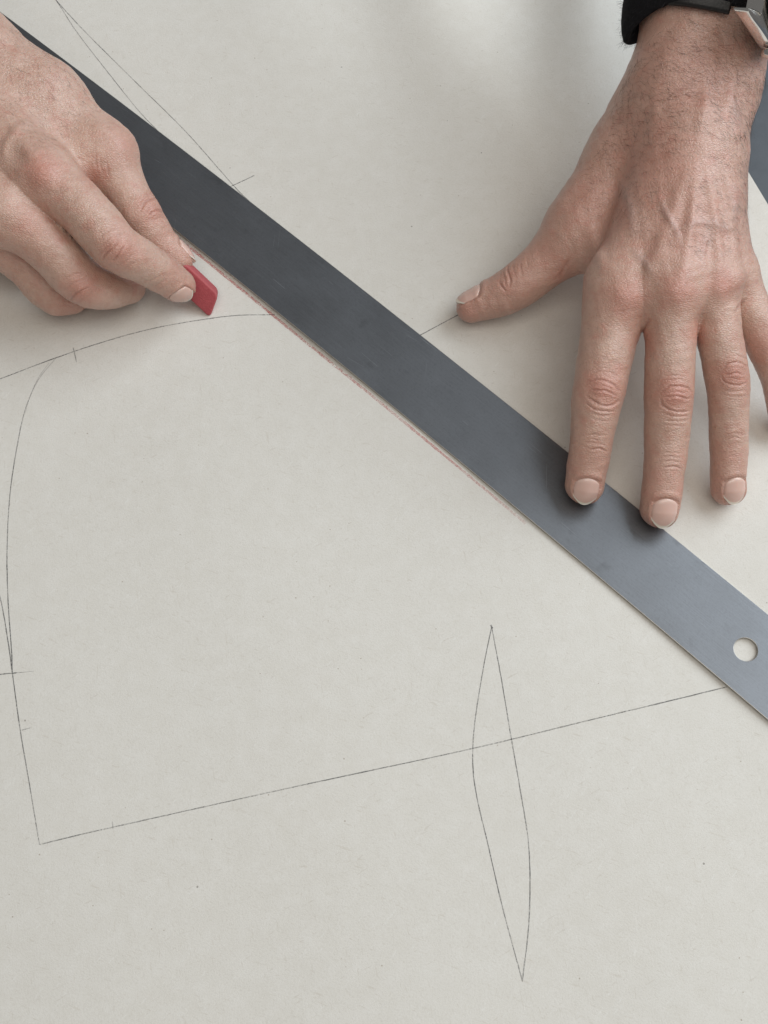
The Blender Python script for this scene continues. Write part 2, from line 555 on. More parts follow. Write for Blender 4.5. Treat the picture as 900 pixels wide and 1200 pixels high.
class Hand:
    """spec in mm; points are (u, v, z, r): where the joint is seen, its height and thickness"""
    def __init__(s, spec):
        s.spec = spec
        P = lambda q: (at(q[0], q[1], q[2]), q[3] * MM)
        s.palm = [(P(a), P(b)) for a, b in spec['palm']]
        s.kp = spec.get('kpalm', 12) * MM
        s.bumps = [(P(a), P(b), k * MM) for a, b, k in spec.get('bumps', [])]
        s.fingers = []
        for name, f in spec['fingers'].items():
            J = [P(j) for j in f['joints']]
            D = catmull(np.array([[*a, r] for a, r in J]), .0042)
            f['tip'] = J[-2:]
            s.fingers.append((name, [(d[:3], d[3]) for d in D], f.get('k', 9) * MM, [(P(a), P(b), k * MM) for a, b, k in f.get('extra', [])], f))
        s.floor = spec.get('floor', None)

    def prims(s):
        if not hasattr(s, '_all'):
            s._all = [(a[0], b[0], a[1], b[1]) for a, b in s.palm] + [(a[0], b[0], a[1], b[1]) for a, b, k in s.bumps]
            for name, J, k, extra, f in s.fingers:
                s._all += [(J[i][0], J[i + 1][0], J[i][1], J[i + 1][1]) for i in range(len(J) - 1)] + [(a[0], b[0], a[1], b[1]) for a, b, kk in extra]
        return s._all

    def parts(s, p, on):
        FAR = np.full(len(p), .2)
        i = 0
        acc = np.full(len(p), 1e-30)
        kk = s.kp / 4.5
        for (a, ra), (b, rb) in s.palm:
            if on[i]: acc += np.exp(-np.minimum(cone(p, a, b, ra, rb), .2) / kk)
            i += 1
        d = np.minimum(-kk * np.log(acc), .2)
        for (a, ra), (b, rb), k in s.bumps:
            if on[i]: d = smin(d, cone(p, a, b, ra, rb), k)
            i += 1
        fs = []
        for name, J, k, extra, f in s.fingers:
            e = FAR
            for j in range(len(J) - 1):
                if on[i]: e = np.minimum(e, cone(p, J[j][0], J[j + 1][0], J[j][1], J[j + 1][1]))
                i += 1
            for (a, ra), (b, rb), kk in extra:
                if on[i]: e = smin(e, cone(p, a, b, ra, rb), kk)
                i += 1
            fs.append(e)
        return d, fs

    def sdf_block(s, p, ids=False):
        c = (p.min(0) + p.max(0)) / 2
        R = np.linalg.norm(p.max(0) - c)
        if not hasattr(s, '_A'):
            q = s.prims()
            s._A = np.array([x[0] for x in q]); s._BA = np.array([x[1] for x in q]) - s._A
            s._R = np.array([x[2] for x in q]); s._DR = np.array([x[3] for x in q]) - s._R
            s._L = (s._BA ** 2).sum(1)
        pa = c - s._A
        hh = np.clip((pa * s._BA).sum(1) / s._L, 0, 1)
        dc = np.linalg.norm(pa - hh[:, None] * s._BA, axis=1) - s._R - hh * s._DR
        on = dc - R < dc.min() + R + .020
        i = len(s.palm) + len(s.bumps)
        for name, J, k, extra, f in s.fingers:             # along a finger only the nearest stretches matter
            n = len(J) - 1
            seg = dc[i:i + n]
            on[i:i + n] &= seg - R < seg.min() + R + .001
            i += n + len(extra)
        d, fs = s.parts(p, on)
        out = d
        for (name, J, k, extra, f), e in zip(s.fingers, fs):
            if e[0] > .19: continue
            out = np.minimum(out, smin(d, e, k))
        if s.floor is not None and c[2] - R < .03:
            zf = s.floor(p) - p[:, 2]
            h = np.maximum(.003 - np.abs(out - zf), 0) / .003
            out = np.maximum(out, zf) + h * h * .003 * .25
        if ids: return out, np.argmin(np.stack([d] + fs, 1), 1)
        return out

    def sdf(s, p, ids=False):
        """field at points, worked cell by cell so that each cell only looks at the bones near it"""
        if len(p) < 3000 and np.ptp(p, axis=0).max() < .03: return s.sdf_block(p, ids)
        c = np.floor(p / .010).astype(np.int64)
        key = (c[:, 0] * 4096 + c[:, 1]) * 4096 + c[:, 2]
        order = np.argsort(key, kind='stable')
        cut = np.nonzero(np.diff(key[order]))[0] + 1
        out = np.empty(len(p)); oi = np.zeros(len(p), int)
        for g in np.split(order, cut):
            r = s.sdf_block(p[g], ids)
            if ids: out[g], oi[g] = r
            else: out[g] = r
        return (out, oi) if ids else out

    def grad(s, p, e=.00025):
        k = np.array([[1, -1, -1], [-1, -1, 1], [-1, 1, -1], [1, 1, 1]], float)
        g = np.zeros_like(p); m = 0
        for v in k:
            d = s.sdf(p + v * e)
            g += v * d[:, None]; m = m + d
        return g / (4 * e), m / 4


def surface_nets(F, org, h):
    """quads of the zero surface of a sampled field"""
    sgn = F < 0
    c = np.zeros(tuple(n - 1 for n in F.shape), np.int8)
    offs = [(i, j, k) for i in (0, 1) for j in (0, 1) for k in (0, 1)]
    nx, ny, nz = c.shape
    for i, j, k in offs: c += sgn[i:i + nx, j:j + ny, k:k + nz]
    act = np.argwhere((c > 0) & (c < 8))
    idx = np.full(c.shape, -1, np.int32)
    idx[tuple(act.T)] = np.arange(len(act))
    acc = np.zeros((len(act), 3)); cnt = np.zeros(len(act))
    for a in offs:
        for ax in range(3):
            if a[ax]: continue
            b = list(a); b[ax] = 1
            fa = F[act[:, 0] + a[0], act[:, 1] + a[1], act[:, 2] + a[2]]
            fb = F[act[:, 0] + b[0], act[:, 1] + b[1], act[:, 2] + b[2]]
            m = (fa < 0) != (fb < 0)
            t = np.where(m, fa / np.where(m, fa - fb, 1), 0)
            pt = np.tile(np.array(a, float), (len(act), 1)); pt[:, ax] += t
            acc += pt * m[:, None]; cnt += m
    V = org + h * (act + acc / cnt[:, None])
    Q = []
    for ax in range(3):
        o1, o2 = [(1, 2), (2, 0), (0, 1)][ax]
        sl = [slice(None)] * 3; sl2 = [slice(None)] * 3
        sl[ax] = slice(0, -1); sl2[ax] = slice(1, None)
        A = sgn[tuple(sl)]; B = sgn[tuple(sl2)]
        e = np.argwhere(A != B)
        ok = (e[:, o1] > 0) & (e[:, o2] > 0) & (e[:, o1] < F.shape[o1] - 1) & (e[:, o2] < F.shape[o2] - 1)
        e = e[ok]
        ins = A[tuple(e.T)]
        def cell(d1, d2):
            r = e.copy(); r[:, o1] -= d1; r[:, o2] -= d2
            return idx[tuple(r.T)]
        quad = np.stack([cell(1, 1), cell(0, 1), cell(0, 0), cell(1, 0)], 1)
        quad[~ins] = quad[~ins][:, ::-1]
        Q.append(quad)
    Q = np.vstack(Q)
    return V, Q[(Q >= 0).all(1)]


def subdivide(V, Q):
    E = np.stack([Q, np.roll(Q, -1, 1)], -1)
    Es = np.sort(E, -1).reshape(-1, 2)
    key = Es[:, 0].astype(np.int64) * len(V) + Es[:, 1]
    uk, inv = np.unique(key, return_inverse=True)
    a, b = uk // len(V), uk % len(V)
    M = (V[a] + V[b]) / 2
    C = V[Q].mean(1)
    em = (len(V) + inv).reshape(-1, 4)
    cc = (len(V) + len(M) + np.arange(len(Q)))
    NQ = [np.stack([Q[:, i], em[:, i], cc, em[:, i - 1]], 1) for i in range(4)]
    return np.vstack([V, M, C]), np.vstack(NQ)


def grow(hand, lo, hi, h=.00088):
    lo = np.array(lo); B = 8
    n = (np.ceil((np.array(hi) - lo) / h / B).astype(int)) * B
    nb = n // B
    bc = np.stack(np.meshgrid(*[(np.arange(k) + .5) * B * h for k in nb], indexing='ij'), -1).reshape(-1, 3) + lo
    dc = hand.sdf(bc)
    near = np.abs(dc) < .0085
    F = np.repeat(np.repeat(np.repeat(np.where(dc < 0, -1., 1.).reshape(nb), B, 0), B, 1), B, 2)
    loc = np.stack(np.meshgrid(*[np.arange(B)] * 3, indexing='ij'), -1).reshape(-1, 3)
    bi = np.argwhere(near.reshape(nb))
    for c in bi:
        g = c[None] * B + loc
        F[tuple(g.T)] = hand.sdf_block(lo + g * h)
    for ax in range(3):                                    # close the forearm where the block ends
        e = [slice(None)] * 3
        for k in (0, -1):
            e[ax] = k; F[tuple(e)] = np.maximum(F[tuple(e)], .0004)
    V, Q = surface_nets(F, lo, h)
    for it in range(2):
        g, d = hand.grad(V)
        V = V - g * np.where(np.abs(d) < .0016, d / np.maximum((g * g).sum(1), .2), 0)[:, None]
    V, Q = subdivide(V, Q)
    g, d = hand.grad(V)
    V = V - g * np.where(np.abs(d) < .0016, d / np.maximum((g * g).sum(1), .2), 0)[:, None]
    N = g / np.maximum(np.linalg.norm(g, axis=1), 1e-9)[:, None]
    return V, Q, N


def seg_dist(px, poly):
    """distance (px) of points to a polyline and how far along it (0..1)"""
    best = np.full(len(px), 1e9); along = np.zeros(len(px))
    poly = np.asarray(poly, float)
    L = np.r_[0, np.cumsum(np.linalg.norm(np.diff(poly, axis=0), axis=1))]
    for i in range(len(poly) - 1):
        a, b = poly[i], poly[i + 1]
        t = np.clip(((px - a) @ (b - a)) / ((b - a) @ (b - a)), 0, 1)
        d = np.linalg.norm(px - a - t[:, None] * (b - a), axis=1)
        m = d < best
        best[m] = d[m]; along[m] = ((L[i] + t * (L[i + 1] - L[i])) / L[-1])[m]
    return best, along


def wave_noise(V, scale, seed, n=10):
    r = np.random.default_rng(seed)
    out = np.zeros(len(V))
    for i in range(n):
        k = nrm(r.normal(size=3)) * scale * r.uniform(.6, 1.6)
        out += np.sin(V @ k + r.uniform(0, 6.3))
    return out / math.sqrt(n)


def nail_frame(f, J):
    (Pj, rj), (T, rt) = f['tip']
    a = nrm(T - Pj)
    d = np.array(f['dorsal'], float); d = nrm(d - (d @ a) * a)
    return T, rt, a, d, np.cross(a, d)


def build_hand(name, spec, lo, hi, label, M_skin, M_nail):
    H = Hand(spec)
    V, Q, N = grow(H, lo, hi)
    px = to_px(V)
    _, ids = H.sdf(V, True)
    facing = np.einsum('ij,ij->i', N, nrm(CAM - V.mean(0))[None, :].repeat(len(V), 0))
    vis = np.clip((facing - .02) / .25, 0, 1)
    vein = np.zeros(len(V))
    disp = np.zeros(len(V)); crease = np.zeros(len(V)); red = np.zeros(len(V))
    disp += .00016 * wave_noise(V, 420, 3) + .00007 * wave_noise(V, 1100, 5)
    for g in spec.get('creases', []):
        poly, depth, width = g[:3]
        poly = catmull(poly, 4.0)
        mn, mx = poly.min(0) - 8, poly.max(0) + 8
        sel = np.nonzero(((px > mn) & (px < mx)).all(1))[0]
        if not len(sel): continue
        wob = np.stack([wave_noise(V[sel], 1500, 11), wave_noise(V[sel], 1500, 12)], 1) * .5
        d, al = seg_dist(px[sel] + wob, poly)
        env = np.sqrt(np.clip(np.minimum(al, 1 - al) * 5, 0, 1)) * vis[sel]
        gr = np.exp(-(d / width) ** 2)
        lip = np.exp(-((d - 2.3 * width) / (1.3 * width)) ** 2)
        disp[sel] += env * depth * MM * (-gr + .35 * lip)
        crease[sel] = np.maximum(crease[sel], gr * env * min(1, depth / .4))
    for poly, height, width in spec.get('ridges', []):
        poly = catmull(poly, 8.0)
        mn, mx = poly.min(0) - 3 * width, poly.max(0) + 3 * width
        sel = np.nonzero(((px > mn) & (px < mx)).all(1))[0]
        if not len(sel): continue
        d, al = seg_dist(px[sel], poly)
        env = np.sin(np.clip(al, 0.0, 1) * math.pi) ** 1.2 * vis[sel]
        disp[sel] += env * height * MM * np.exp(-(d / width) ** 2)
        if width < 5.6: vein[sel] = np.maximum(vein[sel], env * np.exp(-(d / width / 1.2) ** 2))
    for u, v, rad, height in spec.get('knobs', []):
        d = np.linalg.norm(px - np.array([u, v]), axis=1)
        disp += height * MM * np.exp(-(d / rad) ** 2) * vis
    for u, v, rad, amt in spec.get('blush', []):
        d = np.linalg.norm(px - np.array([u, v]), axis=1)
        red = np.maximum(red, amt * np.exp(-(d / rad) ** 2))
    # nails
    nails = []
    for fi, (fname, J, k, extra, f) in enumerate(H.fingers):
        if 'nail' not in f: continue
        T, rt, a, dd, ll = nail_frame(f, J)
        hw, s0, s1 = f['nail']                  # half angle, from, to (mm from the fingertip centre)
        s0 *= MM; s1 *= MM
        nu, nv = 25, 30
        us = np.linspace(-1, 1, nu); vs = np.linspace(0, 1, nv)
        UU, VV = np.meshgrid(us, vs, indexing='ij')
        ph = UU * hw * (.86 + .14 * np.sin(np.clip(VV * 1.3, 0, 1) * math.pi / 2)) * np.sqrt(np.clip(1 - .35 * np.clip(.16 - VV, 0, 1) / .16, 0, 1))
        s_b = s0 + .0016 * UU ** 2 * 1.2
        s_e = s1 - .0034 * np.abs(UU) ** 2.4
        ss = s_b + (s_e - s_b) * VV
        dirs = np.cos(ph)[..., None] * dd + np.sin(ph)[..., None] * ll
        O = T + ss[..., None] * a
        def radial(O, dirs):
            r = np.full(O.shape[:2], .006)
            for _ in range(30):
                d = H.sdf((O + dirs * r[..., None]).reshape(-1, 3)).reshape(r.shape)
                r = np.clip(r - d * .8, .0005, .02)
            return r
        sk = .0005
        rr = radial(T + np.minimum(ss, sk)[..., None] * a, dirs)
        rr = rr - np.maximum(ss - sk, 0) * .22 - np.maximum(ss - sk, 0) ** 2 * 38
        rim = np.minimum(1 - np.abs(UU), np.minimum(VV * 1.5, 1))
        off = .00016 - .00055 * np.exp(-np.clip(1 - np.abs(UU), 0, 1) / .05) * (VV < .85) - .0013 * np.exp(-VV / .055)
        P = O + dirs * (rr + off)[..., None]
        low = P - dirs * .0011
        vtx = np.vstack([P.reshape(-1, 3)])
        quads = []
        for i in range(nu - 1):
            for j in range(nv - 1):
                quads.append((i * nv + j, (i + 1) * nv + j, (i + 1) * nv + j + 1, i * nv + j + 1))
        border = [i * nv for i in range(nu)] + [(nu - 1) * nv + j for j in range(1, nv)] + [i * nv + nv - 1 for i in range(nu - 2, -1, -1)] + [j for j in range(nv - 2, 0, -1)]
        b0 = len(vtx)
        inner = low.reshape(-1, 3)[border]
        vtx = np.vstack([vtx, inner])
        nbd = len(border)
        for q_ in range(nbd):
            quads.append((border[q_], border[(q_ + 1) % nbd], b0 + (q_ + 1) % nbd, b0 + q_))
        F_ = np.array(quads)
        n0 = np.cross(vtx[F_[0, 1]] - vtx[F_[0, 0]], vtx[F_[0, 3]] - vtx[F_[0, 0]])
        c0 = nu // 2 * nv + nv // 2
        n0 = np.cross(vtx[c0 + nv] - vtx[c0], vtx[c0 + 1] - vtx[c0])
        if n0 @ dd < 0: F_ = F_[:, ::-1]
        nails.append((vtx, F_, np.r_[VV.ravel(), VV.ravel()[border]]))
        # fold the skin round the nail
        sel = np.nonzero((ids == fi + 1) & (np.linalg.norm(V - T, axis=1) < .016))[0]
        q = V[sel] - T
        s_ = q @ a; x = q @ ll; y = q @ dd
        ph_ = np.arctan2(x, y)
        u_ = np.abs(ph_) / hw
        v_ = (s_ - s0 - .0019 * u_ ** 2) / (s1 - s0)
        inside = np.clip((1 - u_) / .12, 0, 1) * np.clip(v_ / .06, 0, 1)
        disp[sel] -= .00045 * inside
        edge = np.exp(-((u_ - 1.13) / .16) ** 2) * np.clip((v_ + .1) / .2, 0, 1) * np.clip((.95 - v_) / .25, 0, 1)
        base = np.exp(-((v_ + .10) / .09) ** 2) * np.clip((1.15 - u_) / .25, 0, 1)
        disp[sel] += .00030 * np.maximum(edge, base)
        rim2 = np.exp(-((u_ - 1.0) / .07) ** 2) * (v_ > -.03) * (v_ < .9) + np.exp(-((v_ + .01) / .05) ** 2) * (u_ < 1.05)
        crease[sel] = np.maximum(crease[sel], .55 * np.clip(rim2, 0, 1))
        red[sel] = np.maximum(red[sel], .35)
    V2 = V + N * disp[:, None]
    o = mesh_obj(name, V2, Q, M_skin, attrs={'red': red, 'crease': crease, 'vein': vein})
    tag(o, label, 'hand')
    for vtx, F_, vv in nails:
        mesh_obj('fingernail', vtx, F_, M_nail, o, attrs={'v': vv})
    # fine hairs
    if 'hair' in spec:
        hv, hf = [], []
        r = np.random.default_rng(spec['hair_seed'])
        for (poly, count, lmin, lmax, flow, dens) in spec['hair']:
            poly = np.array(poly, float)
            x, y = px[:, 0], px[:, 1]
            ins = np.zeros(len(px), bool)
            j = len(poly) - 1
            for i in range(len(poly)):
                xi, yi = poly[i]; xj, yj = poly[j]
                cr = ((yi > y) != (yj > y)) & (x < (xj - xi) * (y - yi) / (yj - yi + 1e-9) + xi)
                ins ^= cr; j = i
            cand = np.nonzero(ins & (facing > .0))[0]
            if not len(cand): continue
            pick = r.choice(cand, count)
            fl = at(flow[0], flow[1]) - at(0, 0)
            for i in pick:
                n = N[i]
                t = fl + r.normal(0, .35, 3) * np.linalg.norm(fl)
                t = nrm(t - (t @ n) * n)
                L = r.uniform(lmin, lmax) * MM
                rise = r.uniform(.12, .42)
                bend = np.cross(n, t) * r.normal(0, .35)
                rad = r.uniform(.022, .042) * MM * dens
                pts = [V2[i] - n * .0002 + L * s_ * (t * (1 - .15 * s_) + n * rise * (1 - .75 * s_) + bend * s_) for s_ in (0, .34, .68, 1.)]
                b = len(hv)
                sd = nrm(np.cross(t, n))
                for kk, p_ in enumerate(pts):
                    w = rad * (1 - .8 * kk / 3)
                    hv += [p_ + sd * w, p_ - sd * w * .5 + n * w, p_ - sd * w * .5 - n * w]
                for kk in range(3):
                    for m_ in range(3):
                        a_ = b + kk * 3 + m_; c_ = b + kk * 3 + (m_ + 1) % 3
                        hf.append((a_, c_, c_ + 3, a_ + 3))
        ho = mesh_obj('arm_hair', np.array(hv), np.array(hf), M_hair, o)
        tag(ho, kind='stuff')
    return o, H


M_skin = mat_skin()
M_nail = mat_nail()
M_hair = mat_plain('arm_hair', c4(.055, .034, .022), .5, .4)


def zoomed(x0, y0, f, polys):
    """crease lines noted in an enlarged view, back to photo pixels"""
    return [[(x0 + x / f, y0 + y / f) for x, y in p] for p in polys]


# ---- hand pressing the ruler down (fingers spread, back of the hand up)
k1 = zoomed(660, 400, 5.625, [
    [(150, 275), (200, 255), (270, 258), (330, 285), (370, 330)],
    [(180, 318), (240, 320), (300, 335), (355, 360)],
    [(150, 355), (200, 395), (270, 425), (330, 420), (375, 385)],
    [(140, 400), (200, 440), (270, 465), (340, 462)],
    [(640, 340), (690, 305), (760, 295), (820, 310), (850, 340)],
    [(670, 368), (740, 362), (800, 378), (840, 372)],
    [(640, 375), (650, 410), (690, 445), (760, 465), (840, 462)],
    [(175, 712), (240, 708), (292, 730)],
    [(660, 835), (720, 826), (790, 842)],
])
k2 = zoomed(660, 400, 5.625, [
    [(165, 235), (230, 200), (310, 205), (380, 245)], [(180, 470), (260, 490), (330, 485)], [(250, 290), (290, 300), (320, 320)],
    [(170, 215), (240, 180), (320, 185)], [(190, 510), (260, 525), (320, 520)],
    [(140, 640), (200, 650), (250, 662)], [(150, 610), (220, 616), (290, 620)], [(130, 690), (175, 700)], [(150, 665), (230, 675), (290, 690)],
    [(640, 270), (700, 250), (780, 250), (840, 275)], [(640, 470), (720, 492), (840, 495)], [(650, 515), (740, 525), (830, 520)], [(750, 330), (800, 345)],
    [(660, 230), (740, 222), (820, 240)], [(660, 550), (740, 558), (820, 552)],
    [(650, 790), (720, 790), (780, 800)], [(660, 760), (740, 765), (785, 770)], [(660, 735), (740, 735), (785, 742)],
])
k3 = zoomed(800, 120, 3.0, [
    [(140, 940), (160, 918), (200, 913), (224, 930)], [(135, 958), (150, 985), (190, 996), (226, 985)], [(150, 957), (190, 950), (216, 960)],
])
k4 = zoomed(800, 120, 3.0, [
    [(148, 900), (190, 890), (222, 902)], [(140, 1008), (190, 1018), (226, 1010)], [(145, 1028), (190, 1036), (225, 1030)], [(160, 965), (190, 972), (210, 972)],
    [(150, 1186), (190, 1178), (220, 1192)], [(152, 1170), (190, 1162), (222, 1172)],
])
k5 = zoomed(520, 270, 5.294, [[(398, 215), (400, 260), (410, 310), (415, 358)], [(345, 318), (360, 350), (382, 382)]])
k6 = zoomed(520, 270, 5.294, [[(430, 210), (440, 260), (450, 300)], [(470, 200), (482, 250), (486, 290)], [(370, 250), (380, 300), (392, 350)], [(510, 170), (520, 220)]])
RH = dict(
    kpalm=16,
    palm=[
        ((800, 168, 60, 15.5), (730, 340, 47, 12.0)), ((812, 165, 62, 16), (786, 332, 53, 11.5)),
        ((822, 168, 60, 15), (830, 326, 50, 10.5)), ((824, 178, 54, 13), (850, 316, 44, 9.0)),
        ((791, 102, 66, 17.3), (788, 165, 56, 17)), ((838, 102, 64, 16), (816, 165, 56, 14)),
        ((816, -10, 84, 18.5), (791, 102, 66, 17.3)), ((862, -10, 84, 18.5), (838, 102, 64, 16)),
        ((825, -160, 120, 24), (816, -10, 84, 19)), ((880, -160, 120, 24), (862, -10, 84, 19)),
        ((766, 168, 46, 15), (682, 266, 33, 11.5)),             # thumb metacarpal
        ((752, 140, 54, 13.5), (728, 182, 46, 12)), ((728, 182, 46, 12), (699, 226, 40, 10.5)),
        ((790, 205, 44, 12), (714, 302, 36, 8.5)),              # web muscle
        ((826, 190, 42, 12), (845, 290, 34, 9.5)),              # little finger side of the palm
        ((790, 200, 42, 15), (800, 310, 38, 10)),
    ],
    fingers=dict(
        index=dict(joints=[(724, 332, 47, 11.8), (714, 393, 41, 11.0), (702, 457, 33, 10.0), (696, 492, 27, 8.9), (692, 524, 20, 8.3), (685, 568, 10.0, 7.5)],
                   k=9, dorsal=(.05, 0, 1), nail=(.76, -5.6, 6.6)),
        middle=dict(joints=[(788, 330, 53, 11.0), (786, 400, 44, 9.6), (784, 463, 34, 9.5), (782, 502, 27, 8.6), (779, 543, 19.5, 8.2), (773, 596, 10.0, 7.5)],
                    k=9, dorsal=(.16, 0, 1), nail=(.79, -6.0, 6.8)),
        ring=dict(joints=[(831, 326, 50, 10), (842, 388, 43, 8.8), (852, 441, 34, 8.5), (854, 478, 27, 7.8), (854, 517, 19, 7.4), (853, 571, 9.0, 6.9)],
                  k=8, dorsal=(.22, 0, 1), nail=(.78, -5.6, 6.0)),
        little=dict(joints=[(858, 318, 44, 9.0), (882, 370, 37, 8.2), (903, 415, 29, 7.8), (914, 452, 18, 6.8), (920, 490, 8.5, 6.3)],
                    k=8, dorsal=(.45, 0, 1), nail=(.9, -4.2, 5.2)),
        thumb=dict(joints=[(682, 266, 33, 11.5), (654, 295, 27, 10.5), (605, 336, 17.5, 9.4), (580, 349, 13.0, 8.4), (553, 359, 9.6, 6.8)],
                   k=14, dorsal=(-.33, .60, .8), nail=(.84, -7.2, 5.4)),
    ),
    creases=[(p, .34, 1.1) for p in k1] + [(p, .14, .95) for p in k2] + [(p, .30, 1.0) for p in k3] + [(p, .14, .95) for p in k4]
            + [(p, .32, 1.2) for p in k5] + [(p, .13, 1.1) for p in k6]
            + [([(655, 326), (662, 312), (666, 304)], .35, 1.4), ([(751, 392), (757, 380), (760, 372)], .3, 1.6), ([(862, 366), (868, 356), (876, 350)], .3, 1.6)]
            + [([(770, 125), (800, 122), (830, 124)], .15, 1.6), ([(790, 112), (820, 110), (850, 116)], .12, 1.6)],
    ridges=[
        ([(812, 170), (792, 240), (760, 318), (740, 350)], .8, 8), ([(818, 170), (812, 240), (804, 300), (796, 345)], 1.15, 7),
        ([(824, 170), (835, 240), (842, 295), (843, 340)], 1.1, 6), ([(832, 175), (850, 240), (862, 295), (866, 325)], .7, 6),
        ([(786, 280), (800, 268), (816, 261), (834, 262), (850, 269), (868, 262)], .62, 4.6),
        ([(770, 215), (778, 245), (792, 270), (801, 296)], .5, 4), ([(834, 262), (826, 285), (822, 310)], .45, 3.8), ([(858, 210), (862, 240), (856, 268)], .5, 4),
        ([(686, 255), (700, 295), (714, 325)], .7, 7), ([(738, 290), (754, 305), (768, 326)], .5, 5.4), ([(725, 205), (740, 250), (742, 290)], .4, 5),
        ([(838, 50), (828, 110), (816, 175)], .9, 8), ([(868, 60), (856, 110), (842, 170)], .8, 7), ([(780, 70), (768, 130), (764, 200)], .5, 9),
        ([(848, 95), (860, 125), (866, 165)], .5, 4.5),
    ],
    knobs=[(733, 348, 19, 1.3), (792, 345, 18, 1.3), (844, 338, 14, 1.2), (868, 326, 13, 1.0), (706, 455, 13, .5), (789, 462, 12, .5), (858, 440, 11, .5),
           (760, 375, 12, -.5), (819, 372, 11, -.6), (857, 350, 9, -.6)],
    blush=[(707, 455, 26, .95), (790, 462, 24, 1.0), (858, 440, 20, 1.0), (735, 348, 28, .85), (795, 338, 24, .9), (845, 332, 20, .95), (757, 398, 16, .7), (816, 392, 14, .8), (684, 585, 16, .9), (773, 612, 16, .9), (853, 585, 14, .9), (897, 405, 25, .7),
           (690, 540, 40, .35), (780, 560, 40, .3), (855, 545, 36, .35), (600, 325, 40, .55), (548, 362, 24, .7), (660, 320, 28, .6), (800, 260, 75, .5), (770, 190, 80, .6), (810, 90, 80, .55), (700, 240, 60, .6), (640, 300, 40, .5)],
    hair_seed=21,
    hair=[
        ([(745, 60), (800, 12), (880, 25), (898, 90), (876, 160), (700, 175), (720, 120)], 1150, 4, 9, (10, 6), 1.0),
        ([(700, 172), (876, 160), (876, 260), (850, 300), (760, 290), (660, 230)], 1150, 2.5, 6, (10, 5), .85),
        ([(690, 355), (745, 360), (738, 425), (680, 425)], 60, 2, 4, (5, 8), .7), ([(758, 380), (812, 380), (812, 435), (757, 435)], 60, 2, 4, (5, 8), .7),
        ([(865, 150), (900, 90), (882, 300), (870, 300)], 120, 3, 6, (6, 8), .8),
    ],
)


def table_floor(p):
    """what the fingers rest on: the ruler inside its width, else the paper"""
    q = p[:, :2] - RM
    s = q @ RD
    n = q @ RN + .0010 + .053 * s * s + .004 * s
    k = np.clip((HALF_W + .0015 - np.abs(n)) / .003, 0, 1)
    return .0007 + .0014 * k


RH['floor'] = table_floor
hand_flat, H1 = build_hand('hand', RH, (.02, -.08, -.002), (.205, .245, .150),
                           'hand with spread fingers pressing the steel ruler down, watch at its wrist', M_skin, M_nail)

# ---- hand drawing with the chalk (thumb and forefinger pinched, others curled under)
g1 = zoomed(0, 120, 3.3333, [
    [(400, 612), (430, 575), (462, 548)], [(440, 622), (468, 582), (486, 560)],
    [(580, 442), (608, 426), (638, 430)], [(548, 425), (570, 388), (612, 374)],
    [(265, 782), (300, 745), (352, 715)],
])
g2 = zoomed(0, 120, 3.3333, [
    [(380, 572), (430, 530), (490, 502)], [(455, 640), (490, 620), (522, 590)], [(370, 545), (420, 505), (480, 480)], [(390, 595), (415, 565), (440, 545)], [(470, 655), (505, 640), (540, 612)],
    [(545, 390), (590, 350), (615, 345)], [(555, 455), (590, 408), (628, 402)], [(560, 365), (585, 340)], [(600, 460), (625, 448), (640, 452)],
    [(250, 732), (290, 702), (342, 690)], [(280, 800), (320, 770), (365, 740)], [(235, 700), (280, 675), (330, 660)],
    [(230, 800), (260, 790), (290, 800)],
    [(375, 195), (372, 225), (380, 262)], [(395, 210), (392, 240), (400, 275)], [(420, 225), (420, 260), (430, 290)],
    [(290, 212), (320, 222), (345, 240)], [(560, 700), (600, 690), (640, 668)], [(580, 722), (620, 708), (650, 690)],
])
